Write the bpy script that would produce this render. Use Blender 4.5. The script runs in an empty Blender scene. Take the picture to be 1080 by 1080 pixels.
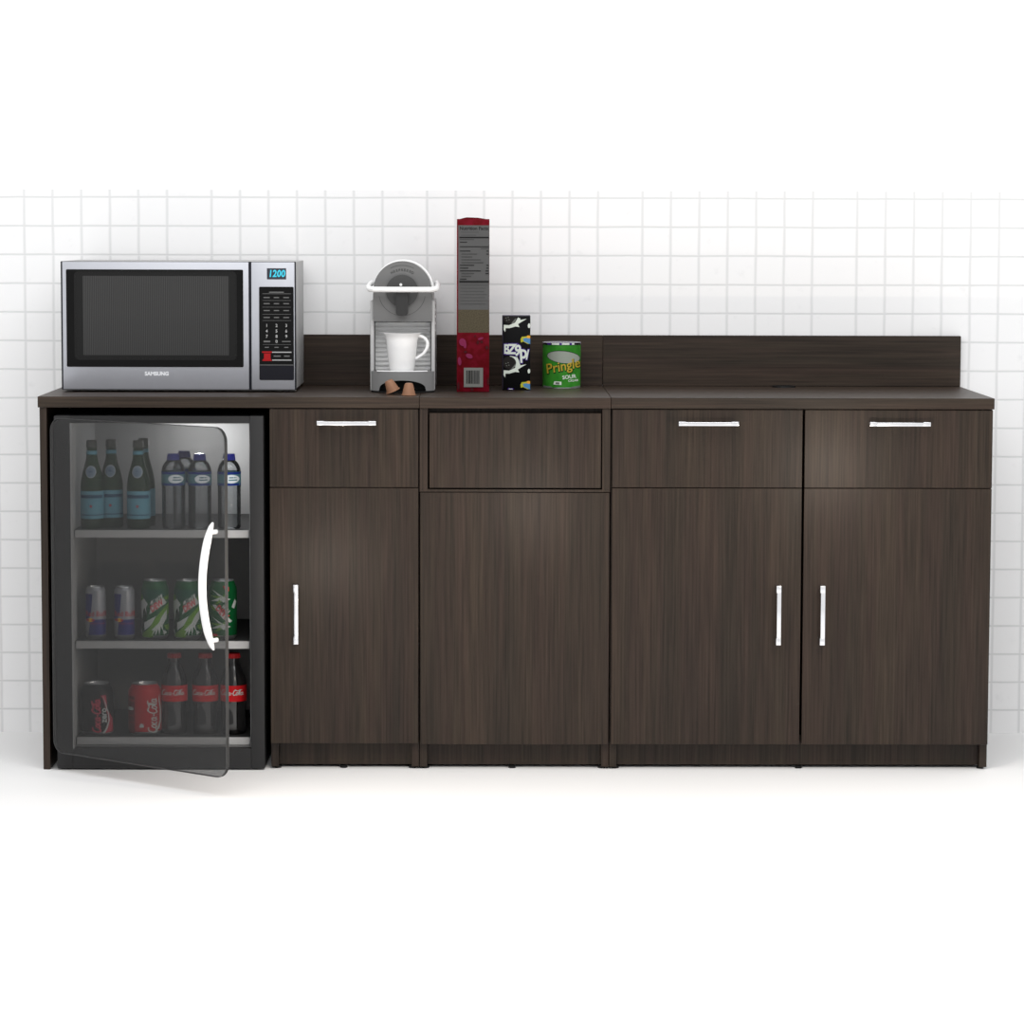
import bpy, bmesh, math, random
from math import sin, cos, pi, asin, sqrt
from mathutils import Vector, Matrix, Euler
random.seed(4)
scn = bpy.context.scene
COL = scn.collection

# ------------------------------------------------------------------ camera
FPX = 3302.8
CAM = Vector((1.08291, -7.58207, 1.33478))
FW = Vector((0.00870299, 0.9957403, -0.09179061))
RT = Vector((0.99996046, -0.00849846, 0.00261889))
UP = Vector((-0.00182766, 0.09180977, 0.99577489))
cd = bpy.data.cameras.new('camera'); cam = bpy.data.objects.new('camera', cd); COL.objects.link(cam)
M = Matrix((RT, UP, -FW)).transposed().to_4x4(); M.translation = CAM
cam.matrix_world = M
cd.sensor_fit = 'HORIZONTAL'; cd.sensor_width = 36; cd.lens = FPX / 1080 * 36
cd.clip_start = .1; cd.clip_end = 60
scn.camera = cam

def at(u, v, Y):
    """measured point of the photograph on the plane y = Y, as (x, z)"""
    r = FW + RT * ((u - 540) / FPX) - UP * ((v - 540) / FPX)
    t = (Y - CAM.y) / r.y
    q = CAM + r * t
    return q.x, q.z

# ------------------------------------------------------------------ materials
def lin(c):
    return tuple(((x / 255) / 12.92 if x / 255 <= .04045 else ((x / 255 + .055) / 1.055) ** 2.4) for x in c) + (1,)

def new_mat(name):
    m = bpy.data.materials.new(name); m.use_nodes = True
    nt = m.node_tree
    return m, nt, nt.nodes['Principled BSDF']

def N(nt, typ, **kw):
    n = nt.nodes.new(typ)
    for k, v in kw.items():
        if k in n.inputs: n.inputs[k].default_value = v
        else: setattr(n, k, v)
    return n

def mat(name, rgb, rough=.5, metal=0, spec=.2, coat=0, emit=None, estr=0, vary=.04, scale=40):
    """plain surface with a faint procedural variation"""
    m, nt, b = new_mat(name)
    L = nt.links
    tc = N(nt, 'ShaderNodeTexCoord'); no = N(nt, 'ShaderNodeTexNoise', Scale=scale, Detail=2.0)
    L.new(tc.outputs['Object'], no.inputs['Vector'])
    c = lin(rgb)
    if max(rgb) < 215 and metal < .5: c = tuple(x * .68 for x in c[:3]) + (1,)
    mx = N(nt, 'ShaderNodeMix', data_type='RGBA')
    mx.inputs['A'].default_value = tuple(x * (1 - vary) for x in c[:3]) + (1,)
    mx.inputs['B'].default_value = tuple(min(1, x * (1 + vary)) for x in c[:3]) + (1,)
    L.new(no.outputs['Fac'], mx.inputs['Factor'])
    L.new(mx.outputs['Result'], b.inputs['Base Color'])
    b.inputs['Roughness'].default_value = rough; b.inputs['Metallic'].default_value = metal
    b.inputs['Specular IOR Level'].default_value = spec
    b.inputs['Coat Weight'].default_value = coat
    if emit:
        b.inputs['Emission Color'].default_value = lin(emit); b.inputs['Emission Strength'].default_value = estr
    return m

def wood(name, axis, seed, light_gain=1.0):
    """dark espresso laminate, grain running along the given axis"""
    m, nt, b = new_mat(name); L = nt.links
    tc = N(nt, 'ShaderNodeTexCoord')
    def layer(across, along, det, off):
        mp = N(nt, 'ShaderNodeMapping')
        s = [across] * 3; s['XYZ'.index(axis)] = along
        mp.inputs['Scale'].default_value = s
        mp.inputs['Location'].default_value = (seed + off, seed * .7, seed * 1.3 + off)
        n = N(nt, 'ShaderNodeTexNoise', Scale=1.0, Detail=det, Roughness=.6)
        L.new(tc.outputs['Object'], mp.inputs['Vector']); L.new(mp.outputs['Vector'], n.inputs['Vector'])
        return n
    broad = layer(13, .8, 4, 0); fine = layer(190, 4, 4, 3); tint = layer(30, 1.0, 2, 9)
    r = N(nt, 'ShaderNodeValToRGB')
    r.color_ramp.elements[0].position = .3; r.color_ramp.elements[0].color = lin((62, 53, 45))
    r.color_ramp.elements[1].position = .72; r.color_ramp.elements[1].color = lin((85, 71, 59))
    L.new(broad.outputs['Fac'], r.inputs['Fac'])
    t = N(nt, 'ShaderNodeMix', data_type='RGBA'); t.inputs['B'].default_value = lin((79, 61, 54))
    rt = N(nt, 'ShaderNodeMapRange'); rt.inputs['From Min'].default_value = .42; rt.inputs['From Max'].default_value = .62; rt.inputs['To Max'].default_value = .45
    L.new(tint.outputs['Fac'], rt.inputs['Value']); L.new(rt.outputs['Result'], t.inputs['Factor']); L.new(r.outputs['Color'], t.inputs['A'])
    f = N(nt, 'ShaderNodeMapRange'); f.inputs['From Min'].default_value = .3; f.inputs['From Max'].default_value = .7
    f.inputs['To Min'].default_value = .29 * light_gain; f.inputs['To Max'].default_value = .68 * light_gain
    L.new(fine.outputs['Fac'], f.inputs['Value'])
    v = N(nt, 'ShaderNodeVectorMath', operation='SCALE')
    L.new(t.outputs['Result'], v.inputs[0]); L.new(f.outputs['Result'], v.inputs['Scale'])
    L.new(v.outputs['Vector'], b.inputs['Base Color'])
    b.inputs['Roughness'].default_value = .40; b.inputs['Specular IOR Level'].default_value = .20
    bp = N(nt, 'ShaderNodeBump', Strength=.06, Distance=.001)
    L.new(fine.outputs['Fac'], bp.inputs['Height']); L.new(bp.outputs['Normal'], b.inputs['Normal'])
    return m

def tile_mat():
    m, nt, b = new_mat('white_wall_tile'); L = nt.links
    tc = N(nt, 'ShaderNodeTexCoord'); sx = N(nt, 'ShaderNodeSeparateXYZ')
    wob = N(nt, 'ShaderNodeTexNoise', Scale=6.0, Detail=2.0)
    L.new(tc.outputs['Object'], wob.inputs['Vector'])
    L.new(tc.outputs['Object'], sx.inputs['Vector'])
    def mth(op, a, b_=None, c=None):
        n = N(nt, 'ShaderNodeMath', operation=op)
        for i, x in enumerate((a, b_, c)):
            if x is None: continue
            if isinstance(x, (int, float)): n.inputs[i].default_value = x
            else: L.new(x, n.inputs[i])
        return n.outputs[0]
    t, P = .0738, .5582
    w = mth('MULTIPLY', mth('SUBTRACT', wob.outputs['Fac'], .5), .004)
    xx = mth('ADD', sx.outputs['X'], w)
    u = mth('FLOORED_MODULO', mth('SUBTRACT', xx, .3738), P)
    near = mth('PINGPONG', u, t / 2)
    e1 = mth('ABSOLUTE', mth('SUBTRACT', u, 6 * t)); e2 = mth('SUBTRACT', P, u)
    wide = mth('GREATER_THAN', u, 6 * t)
    far = mth('MINIMUM', e1, e2)
    dx = mth('ADD', mth('MULTIPLY', near, mth('SUBTRACT', 1.0, wide)), mth('MULTIPLY', far, wide))
    T = .07434
    dz = mth('PINGPONG', mth('ADD', mth('ADD', mth('SUBTRACT', sx.outputs['Z'], 1.3998), w), T * 40), T / 2)
    def line(d, half):
        mr = N(nt, 'ShaderNodeMapRange'); mr.inputs['From Min'].default_value = half * .35; mr.inputs['From Max'].default_value = half * 1.5
        mr.inputs['To Min'].default_value = 1; mr.inputs['To Max'].default_value = 0
        L.new(d, mr.inputs['Value']); return mr.outputs['Result']
    g = mth('MAXIMUM', mth('MULTIPLY', line(dx, .0034), .75), line(dz, .0024))
    sp = N(nt, 'ShaderNodeTexNoise', Scale=26.0, Detail=4.0, Roughness=.6)
    L.new(tc.outputs['Object'], sp.inputs['Vector'])
    spr = N(nt, 'ShaderNodeMapRange'); spr.inputs['From Min'].default_value = .62; spr.inputs['From Max'].default_value = .8; spr.inputs['To Max'].default_value = .35
    L.new(sp.outputs['Fac'], spr.inputs['Value'])
    fac = mth('MAXIMUM', g, spr.outputs['Result'])
    mx = N(nt, 'ShaderNodeMix', data_type='RGBA')
    mx.inputs['A'].default_value = (.86, .86, .865, 1); mx.inputs['B'].default_value = (.67, .675, .68, 1)
    L.new(fac, mx.inputs['Factor']); L.new(mx.outputs['Result'], b.inputs['Base Color'])
    bp = N(nt, 'ShaderNodeBump', Strength=.15, Distance=.002); bp.invert = True
    L.new(g, bp.inputs['Height']); L.new(bp.outputs['Normal'], b.inputs['Normal'])
    b.inputs['Roughness'].default_value = .6; b.inputs['Specular IOR Level'].default_value = .2
    return m

def glassy(name, tint, body, fac, rough=.1, gl=.25):
    """see-through surface: tinted transparency, a share of solid colour and a clear gloss at grazing angles"""
    m, nt, b = new_mat(name); L = nt.links
    nt.nodes.remove(b); out = nt.nodes['Material Output']
    tr = N(nt, 'ShaderNodeBsdfTransparent'); tr.inputs['Color'].default_value = tuple(tint) + (1,)
    df = N(nt, 'ShaderNodeBsdfDiffuse'); df.inputs['Color'].default_value = lin(body)
    m1 = N(nt, 'ShaderNodeMixShader'); m1.inputs[0].default_value = fac
    L.new(tr.outputs[0], m1.inputs[1]); L.new(df.outputs[0], m1.inputs[2])
    gs = N(nt, 'ShaderNodeBsdfGlossy'); gs.inputs['Roughness'].default_value = rough
    lw = N(nt, 'ShaderNodeLayerWeight'); lw.inputs['Blend'].default_value = gl
    m2 = N(nt, 'ShaderNodeMixShader'); L.new(lw.outputs['Fresnel'], m2.inputs[0])
    L.new(m1.outputs[0], m2.inputs[1]); L.new(gs.outputs[0], m2.inputs[2]); L.new(m2.outputs[0], out.inputs['Surface'])
    return m

def stripes_mat(name, a, b_, axis, scale, rough=.4):
    m, nt, b = new_mat(name); L = nt.links
    tc = N(nt, 'ShaderNodeTexCoord')
    wv = N(nt, 'ShaderNodeTexWave', wave_type='BANDS', bands_direction=axis, Scale=scale, Distortion=0.0)
    L.new(tc.outputs['Object'], wv.inputs['Vector'])
    mx = N(nt, 'ShaderNodeMix', data_type='RGBA'); mx.inputs['A'].default_value = tuple(x * .62 for x in lin(a)[:3]) + (1,); mx.inputs['B'].default_value = tuple(x * .62 for x in lin(b_)[:3]) + (1,)
    L.new(wv.outputs['Fac'], mx.inputs['Factor']); L.new(mx.outputs['Result'], b.inputs['Base Color'])
    b.inputs['Roughness'].default_value = rough; b.inputs['Specular IOR Level'].default_value = .08
    return m

def blotch_mat(name, a, b_, scale, lo, hi, rough=.6):
    m, nt, b = new_mat(name); L = nt.links
    tc = N(nt, 'ShaderNodeTexCoord'); no = N(nt, 'ShaderNodeTexNoise', Scale=scale, Detail=3.0)
    L.new(tc.outputs['Object'], no.inputs['Vector'])
    mr = N(nt, 'ShaderNodeMapRange'); mr.inputs['From Min'].default_value = lo; mr.inputs['From Max'].default_value = hi
    L.new(no.outputs['Fac'], mr.inputs['Value'])
    mx = N(nt, 'ShaderNodeMix', data_type='RGBA'); mx.inputs['A'].default_value = tuple(x * .62 for x in lin(a)[:3]) + (1,); mx.inputs['B'].default_value = tuple(x * .62 for x in lin(b_)[:3]) + (1,)
    L.new(mr.outputs['Result'], mx.inputs['Factor']); L.new(mx.outputs['Result'], b.inputs['Base Color'])
    b.inputs['Roughness'].default_value = rough; b.inputs['Specular IOR Level'].default_value = .08
    return m

WV = [wood('dark_wood_upright_grain_shaded', 'Z', 1.7 + 3.1 * i, .84) for i in range(4)]  # same laminate, painted darker to stand in for shade on the cabinets
WH = [wood('dark_wood_level_grain_lit', 'X', 5.3 + 2.7 * i, 1.08) for i in range(3)]  # same laminate painted lighter, as if more light fell on tops and splashbacks
CHROME = mat('polished_chrome', (235, 235, 238), .18, 1)
BLACK = mat('black_plastic', (16, 16, 17), .5)
FRIDGE = mat('charcoal_enamel', (52, 52, 53), .55, spec=.25)
LINER = mat('grey_liner', (205, 205, 205), .6)
TRIM = mat('light_grey_trim', (205, 205, 205), .35)
SHELFG = mat('smoked_shelf', (62, 62, 62), .5, spec=.2)
GLASSD = glassy('smoked_door_glass', (.97, .97, .97), (68, 68, 68), .41, .25, .02)
GLEDGE = mat('glass_edge', (88, 88, 88), .35, spec=.2)
WHITE = mat('glossy_white', (238, 238, 238), .25)
STEEL = mat('brushed_steel', (186, 188, 195), .45, .7)
STEELD = mat('dark_bluish_gap', (30, 32, 42), .4)
MWSIDE = mat('pale_grey_casing', (200, 200, 200), .5)
MWBLACK = mat('black_glass', (10, 10, 10), .3, spec=.15)
MWMESH = stripes_mat('microwave_screen', (62, 62, 62), (86, 86, 86), 'X', 75, .5)
MWINSET = mat('window_inset', (28, 28, 28), .4, spec=.2)
CYAN = mat('cyan_digits', (60, 190, 215), .5, emit=(70, 200, 225), estr=.12)
LCD = mat('display_back', (64, 66, 76), .4)
RED = mat('red_print', (190, 20, 28), .5)
LEG = mat('legend_grey', (128, 128, 128), .5)
LEGL = mat('legend_white', (205, 205, 205), .5)
NAVY = mat('dark_navy_plastic', (26, 26, 36), .4)

# ------------------------------------------------------------------ mesh helpers
class MB:
    def __init__(s): s.bm = bmesh.new(); s.mats = []; s.mi = 0
    def use(s, m):
        if m not in s.mats: s.mats.append(m)
        s.mi = s.mats.index(m); return s
    def face(s, vs, smooth=False):
        try: f = s.bm.faces.new(vs)
        except ValueError: return None
        f.material_index = s.mi; f.smooth = smooth; return f
    def box(s, x0, x1, y0, y1, z0, z1, bev=0, seg=2):
        g = bmesh.new(); bmesh.ops.create_cube(g, size=1)
        for v in g.verts:
            v.co = Vector(((x0 + x1) / 2 + v.co.x * (x1 - x0), (y0 + y1) / 2 + v.co.y * (y1 - y0), (z0 + z1) / 2 + v.co.z * (z1 - z0)))
        if bev: bmesh.ops.bevel(g, geom=g.edges[:], offset=bev, segments=seg, affect='EDGES', profile=.5)
        s.merge(g, smooth=bool(bev)); return s
    def merge(s, g, mtx=None, smooth=False):
        mp = {}
        for v in g.verts: mp[v] = s.bm.verts.new(mtx @ v.co if mtx else v.co)
        for f in g.faces: s.face([mp[v] for v in f.verts], smooth)
        g.free()
    def lathe(s, prof, c=(0, 0, 0), seg=40, smooth=True):
        rings = []
        for r, z in prof:
            if r < 1e-6: rings.append([s.bm.verts.new((c[0], c[1], c[2] + z))])
            else: rings.append([s.bm.verts.new((c[0] + r * cos(2 * pi * k / seg), c[1] + r * sin(2 * pi * k / seg), c[2] + z)) for k in range(seg)])
        for a, b in zip(rings, rings[1:]):
            for k in range(seg):
                k2 = (k + 1) % seg
                if len(a) == 1 and len(b) == 1: continue
                if len(a) == 1: s.face([a[0], b[k2], b[k]], smooth)
                elif len(b) == 1: s.face([a[k], a[k2], b[0]], smooth)
                else: s.face([a[k], a[k2], b[k2], b[k]], smooth)
        return s
    def tube(s, path, r, seg=12, sx=1.0, sy=1.0):
        path = [Vector(p) for p in path]; n = len(path); rings = []
        up = Vector((0, 0, 1))
        d0 = (path[1] - path[0]).normalized()
        if abs(d0.dot(up)) > .9: up = Vector((1, 0, 0))
        for i, p in enumerate(path):
            d = (path[min(i + 1, n - 1)] - path[max(i - 1, 0)]).normalized()
            a = d.cross(up).normalized(); b = a.cross(d).normalized(); up = b
            rr = r[i] if isinstance(r, (list, tuple)) else r
            rings.append([s.bm.verts.new(p + a * (cos(2 * pi * k / seg) * rr * sx) + b * (sin(2 * pi * k / seg) * rr * sy)) for k in range(seg)])
        for a, b in zip(rings, rings[1:]):
            for k in range(seg):
                s.face([a[k], a[(k + 1) % seg], b[(k + 1) % seg], b[k]], True)
        s.face(rings[0][::-1]); s.face(rings[-1]); return s
    def prism(s, pts, y0, y1, smooth=False):
        """outline in x,z extruded from y0 (front) to y1 (back)"""
        a = [s.bm.verts.new((x, y0, z)) for x, z in pts]; b = [s.bm.verts.new((x, y1, z)) for x, z in pts]
        s.face(a); s.face(b[::-1])
        for i in range(len(pts)):
            j = (i + 1) % len(pts); s.face([a[i], b[i], b[j], a[j]], smooth)
        return s
    def ring(s, outer, inner, y0, y1):
        """frame between two outlines with the same number of points"""
        n = len(outer)
        A = [[s.bm.verts.new((x, y, z)) for x, z in o] for o in (outer, inner) for y in (y0, y1)]
        of, ob, nf, nb = A
        for i in range(n):
            j = (i + 1) % n
            s.face([of[i], of[j], nf[j], nf[i]]); s.face([ob[j], ob[i], nb[i], nb[j]])
            s.face([of[j], of[i], ob[i], ob[j]]); s.face([nf[i], nf[j], nb[j], nb[i]])
        return s
    def build(s, name, m=None, parent=None, xf=None):
        me = bpy.data.meshes.new(name)
        bmesh.ops.recalc_face_normals(s.bm, faces=s.bm.faces[:])
        if xf: s.bm.transform(xf)
        if parent is not None:
            root = parent
            while root.parent: root = root.parent
            s.bm.transform(Matrix.Translation(-root.location))
        s.bm.to_mesh(me); s.bm.free()
        for q in (s.mats or [m]): me.materials.append(q)
        o = bpy.data.objects.new(name, me); COL.objects.link(o)
        if parent is not None: o.parent = parent
        if any(p.use_smooth for p in me.polygons):
            me.set_sharp_from_angle(angle=math.radians(38))
        return o

def thing(name, label, cat, loc, group=None):
    o = bpy.data.objects.new(name, None); COL.objects.link(o); o.location = loc
    o.empty_display_size = .05
    o['label'] = label; o['category'] = cat
    if group: o['group'] = group
    return o
def tag(o, label, cat, group=None):
    o['label'] = label; o['category'] = cat
    if group: o['group'] = group
    return o
def struct(o): o['kind'] = 'structure'; return o
def single(mb, name, m, label, cat, loc, group=None):
    mb.bm.transform(Matrix.Translation(-Vector(loc)))
    o = mb.build(name, m); o.location = loc; return tag(o, label, cat, group)
def dup(root, loc, label, rz=0, skip=()):
    r = root.copy(); COL.objects.link(r); r.location = loc; r.rotation_euler = (0, 0, rz); r['label'] = label
    for ch in list(root.children):
        if ch.name.split('.')[0] in skip: continue
        c = ch.copy(); COL.objects.link(c); c.parent = r
        for g in list(ch.children):
            d = g.copy(); COL.objects.link(d); d.parent = c
    return r
def rrect(x0, x1, z0, z1, r, n=5):
    pts = []
    for cx, cz, a0 in ((x1 - r, z1 - r, 0), (x0 + r, z1 - r, 90), (x0 + r, z0 + r, 180), (x1 - r, z0 + r, 270)):
        for k in range(n + 1):
            a = math.radians(a0 + 90 * k / n); pts.append((cx + r * cos(a), cz + r * sin(a)))
    return pts
def ell(cx, cy, rx, ry, rot=0, n=20):
    out = []
    for k in range(n):
        a = 2 * pi * k / n; x, y = rx * cos(a), ry * sin(a)
        out.append((cx + x * cos(rot) - y * sin(rot), cy + x * sin(rot) + y * cos(rot)))
    return out

# printed matter: flat 2-D shapes in metres wrapped on to a surface
class Art:
    def __init__(s): s.items = []; s.k = 0
    def poly(s, pts, m): s.items.append(('p', pts, m, s.k)); s.k += 1; return s
    def text(s, body, m, x, y, size, rot=0, shear=0, bold=0, align='CENTER', sx=1, space=1):
        cu = bpy.data.curves.new('t', 'FONT'); cu.body = body; cu.size = size; cu.shear = shear
        cu.offset = bold; cu.align_x = align; cu.align_y = 'CENTER'; cu.resolution_u = 3; cu.space_character = space
        ob = bpy.data.objects.new('t', cu); COL.objects.link(ob)
        dg = bpy.context.evaluated_depsgraph_get(); me = ob.evaluated_get(dg).to_mesh()
        vs = [(v.co.x * sx, v.co.y) for v in me.vertices]
        fs = [tuple(p.vertices) for p in me.polygons]
        ob.evaluated_get(dg).to_mesh_clear(); bpy.data.objects.remove(ob); bpy.data.curves.remove(cu)
        vs = [(x + a * cos(rot) - b * sin(rot), y + a * sin(rot) + b * cos(rot)) for a, b in vs]
        s.items.append(('m', (vs, fs), m, s.k)); s.k += 1; return s
    def stroke(s, pts, w, m):
        """ribbon along a polyline"""
        n = len(pts); L = []; R = []
        for i, p in enumerate(pts):
            a = pts[max(i - 1, 0)]; b = pts[min(i + 1, n - 1)]
            dx, dy = b[0] - a[0], b[1] - a[1]; l = sqrt(dx * dx + dy * dy) or 1
            ww = (w[i] if isinstance(w, (list, tuple)) else w) / 2
            L.append((p[0] - dy / l * ww, p[1] + dx / l * ww)); R.append((p[0] + dy / l * ww, p[1] - dx / l * ww))
        vs = L + R; fs = [(i, i + 1, n + i + 1, n + i) for i in range(n - 1)]
        s.items.append(('m', (vs, fs), m, s.k)); s.k += 1; return s
    def build(s, name, parent, surf, step=None, base=.0003, lift=.00006):
        mb = MB()
        for typ, d, m, k in s.items:
            mb.use(m); g = bmesh.new()
            if typ == 'p':
                f = g.faces.new([g.verts.new((a, b, 0)) for a, b in d]); bmesh.ops.triangulate(g, faces=[f])
            else:
                vs = [g.verts.new((a, b, 0)) for a, b in d[0]]
                for f in d[1]:
                    try: g.faces.new([vs[i] for i in f])
                    except ValueError: pass
            if step:
                xs = [v.co.x for v in g.verts]; x = math.ceil(min(xs) / step) * step
                while x < max(xs):
                    bmesh.ops.bisect_plane(g, geom=g.verts[:] + g.edges[:] + g.faces[:], plane_co=(x, 0, 0), plane_no=(1, 0, 0))
                    x += step
            for v in g.verts: v.co = Vector(surf(v.co.x, v.co.y, base + lift * k))
            mp = {v: mb.bm.verts.new(v.co) for v in g.verts}
            for f in g.faces: mb.face([mp[v] for v in f.verts])
            g.free()
        me = bpy.data.meshes.new(name); mb.bm.normal_update()
        root = parent
        while root.parent: root = root.parent
        mb.bm.transform(Matrix.Translation(-root.location))
        mb.bm.to_mesh(me); mb.bm.free()
        for q in mb.mats: me.materials.append(q)
        o = bpy.data.objects.new(name, me); COL.objects.link(o); o.parent = parent
        return o
def flat(Y):                 # art given in world x,z on the plane y = Y facing the room
    return lambda u, v, o: (u, Y - o, v)
def drum(c, R, prof=None):   # art given as seen from the front, wrapped on a round body
    def f(u, v, o):
        r = R(v) if callable(R) else R
        a = asin(max(-.995, min(.995, u / r)))
        return (c[0] + (r + o) * sin(a), c[1] - (r + o) * cos(a), c[2] + v)
    return f

# ------------------------------------------------------------------ the setting
H = .9144; WB = .5735; D = .554; W = 2.320
mb = MB(); mb.box(-2.6, 4.9, WB, WB + .06, 0, 1.4193)
wall = struct(mb.build('wall_back', tile_mat()))
mb = MB(); mb.box(-2.6, 4.9, WB, WB + .06, 1.4193, 2.7)
struct(mb.build('trim_1', mat('white_plaster', (250, 250, 250), .9, spec=.1, vary=.005)))
mb = MB(); mb.box(-2.6, 4.9, -9.5, WB + .06, -.05, 0)
struct(mb.build('floor', mat('white_floor', (240, 240, 240), .7, spec=.15, vary=.006, scale=3)))

# ------------------------------------------------------------------ worktops and splashbacks
S1, S2 = .9235, 1.3885
wl = ['left dark wood worktop under the microwave and coffee machine',
      'short middle dark wood worktop under the red box, carton and green can',
      'right dark wood worktop with a round black cable grommet']
segs = [(0, S1), (S1 + .0008, S2), (S2 + .0008, W)]
tops = []
for i, (a, b) in enumerate(segs):
    t = thing('worktop', wl[i], 'worktop', ((a + b) / 2, D / 2, H - .0265), 'worktop sections')
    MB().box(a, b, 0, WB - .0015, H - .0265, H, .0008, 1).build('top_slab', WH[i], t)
    tops.append(t)
gx, _ = at(826.5, 407.5, .52)
g = MB(); g.lathe([(0, .0005), (.022, .0020), (.024, .0036), (.030, .0036), (.031, 0), (0, 0)], (gx, .512, H), 36)
g.build('cable_grommet', BLACK, tops[2])
for i, (a, b) in enumerate(segs):
    mb = MB(); mb.box(a, b, D, WB - .0005, H + .0003, H + .1315, .0008, 1)
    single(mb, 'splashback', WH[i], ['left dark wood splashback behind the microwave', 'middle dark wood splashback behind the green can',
           'long right dark wood splashback behind the empty worktop'][i], 'splashback', ((a + b) / 2, D, H), 'splashback sections')

# ------------------------------------------------------------------ cabinets
def bar_handle(parent, x0, x1, z0, z1, vertical, yf=.004):
    mb = MB(); y = yf - .032
    if vertical:
        mb.box(x0 + .0015, x1, y, y + .007, z0 + .004, z1 - .004, .0012)
        for a, b in ((z0, z0 + .018), (z1 - .018, z1)): mb.box(x0, x1, y - .0005, yf, a, b, .0012)
    else:
        mb.box(x0 + .004, x1 - .004, y, y + .007, z0, z1 - .0012, .0012)
        for a, b in ((x0, x0 + .018), (x1 - .018, x1)): mb.box(a, b, y - .0005, yf, z0, z1, .0012)
    return mb.build('handle', CHROME, parent)
def front(parent, name, x0, x1, z0, z1, m, y0=.004, y1=.0215):
    return MB().box(x0, x1, y0, y1, z0, z1, .0007, 1).build(name, m, parent)
def foot(parent, x, y=.04):
    MB().lathe([(0, 0), (.009, 0), (.009, .006), (0, .006)], (x, y, 0), 16).build('foot', BLACK, parent)

ZB, ZT = .0055, H - .0268
def carcass(parent, x0, x1, m, yf=.0225):
    mb = MB(); t = .018
    mb.box(x0, x0 + t, yf, WB - .012, ZB, ZT, .0005, 1); mb.box(x1 - t, x1, yf, WB - .012, ZB, ZT, .0005, 1)
    mb.box(x0 + t, x1 - t, WB - .03, WB - .012, ZB, ZT); mb.box(x0 + t, x1 - t, yf + .004, WB - .03, .066, .084)
    mb.box(x0 + t, x1 - t, yf + .02, WB - .03, ZT - .018, ZT)
    mb.build('carcass', m, parent)
    MB().box(x0 + t, x1 - t, .045, .062, ZB + .002, .0655).build('toe_kick', m, parent)

# end panel at the left of the fridge bay
mb = MB(); mb.box(.0035, .0205, .006, WB - .012, .0, ZT, .0006, 1)
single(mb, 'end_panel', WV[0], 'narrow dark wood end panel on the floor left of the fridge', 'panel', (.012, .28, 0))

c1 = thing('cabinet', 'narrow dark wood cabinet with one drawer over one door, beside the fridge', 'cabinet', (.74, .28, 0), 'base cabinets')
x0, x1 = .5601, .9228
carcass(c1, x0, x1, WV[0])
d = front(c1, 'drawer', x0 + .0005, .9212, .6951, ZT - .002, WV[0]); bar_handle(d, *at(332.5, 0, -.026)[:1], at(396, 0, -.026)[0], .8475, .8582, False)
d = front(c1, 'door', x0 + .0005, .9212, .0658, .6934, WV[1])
bar_handle(d, at(309.2, 648, -.026)[0], at(314.6, 648, -.026)[0], .3138, .4600, True)
for x in (.575, .737, .906): foot(c1, x)

c2 = thing('cabinet', 'middle dark wood cabinet with a recessed handleless flap over a plain door', 'cabinet', (1.155, .28, 0), 'base cabinets')
x0, x1 = .9242, 1.3880
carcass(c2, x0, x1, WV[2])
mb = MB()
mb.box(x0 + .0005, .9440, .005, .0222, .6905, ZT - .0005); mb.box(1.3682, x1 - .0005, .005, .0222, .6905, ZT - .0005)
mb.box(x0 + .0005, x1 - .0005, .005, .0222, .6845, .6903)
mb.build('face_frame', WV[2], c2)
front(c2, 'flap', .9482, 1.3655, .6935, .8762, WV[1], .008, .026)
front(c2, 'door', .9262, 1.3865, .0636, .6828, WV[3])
MB().box(x0 + .019, x1 - .019, .06, .065, .684, ZT - .019).build('gap_shade_sheet', BLACK, c2)  # black sheet standing in for the shade of the hollow behind the flap
for x in (.938, 1.151, 1.371): foot(c2, x)

c3 = thing('cabinet', 'wide dark wood cabinet with two drawers over two doors at the right end', 'cabinet', (1.855, .28, 0), 'base cabinets')
x0, x1 = 1.3895, 2.3185
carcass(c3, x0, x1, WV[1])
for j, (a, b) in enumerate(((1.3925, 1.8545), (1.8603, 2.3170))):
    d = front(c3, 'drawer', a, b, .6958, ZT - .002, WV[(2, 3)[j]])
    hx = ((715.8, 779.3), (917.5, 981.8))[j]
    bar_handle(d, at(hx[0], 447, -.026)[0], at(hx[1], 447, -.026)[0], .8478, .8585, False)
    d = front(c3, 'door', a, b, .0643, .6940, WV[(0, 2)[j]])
    hx = ((818.7, 823.9), (864.9, 870.3))[j]
    bar_handle(d, at(hx[0], 648, -.026)[0], at(hx[1], 648, -.026)[0], .3132, .4596, True)
for x in (1.405, 1.857, 2.305): foot(c3, x)

# ------------------------------------------------------------------ fridge
fr = thing('mini_fridge', 'black under-counter fridge with an open smoked glass door', 'fridge', (.292, .26, 0))
fx0, fx1, fz0, fz1 = .0385, .5455, .0035, .8680
ix0, ix1, iz0, iz1 = .0800, .5090, .0560, .8476
yB = .47
mb = MB()
mb.box(fx0, ix0 - .003, 0, .52, fz0, fz1, .002); mb.box(ix1 + .003, fx1, 0, .52, fz0, fz1, .002)
mb.box(ix0 - .003, ix1 + .003, 0, .52, iz1 + .003, fz1 - .0005); mb.box(ix0 - .003, ix1 + .003, 0, .52, fz0 + .0005, iz0 - .003)
mb.box(ix0 - .003, ix1 + .003, yB + .003, .52, iz0 - .003, iz1 + .003)
mb.build('body', FRIDGE, fr)
mb = MB()
mb.box(ix0 - .003, ix0, -.001, yB, iz0 - .003, iz1 + .003); mb.box(ix1, ix1 + .003, .03, yB, iz0 - .003, iz1 + .003)
mb.box(ix0, ix1, .03, yB, iz1, iz1 + .003); mb.box(ix0, ix1, .03, yB, iz0 - .003, iz0)
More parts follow.
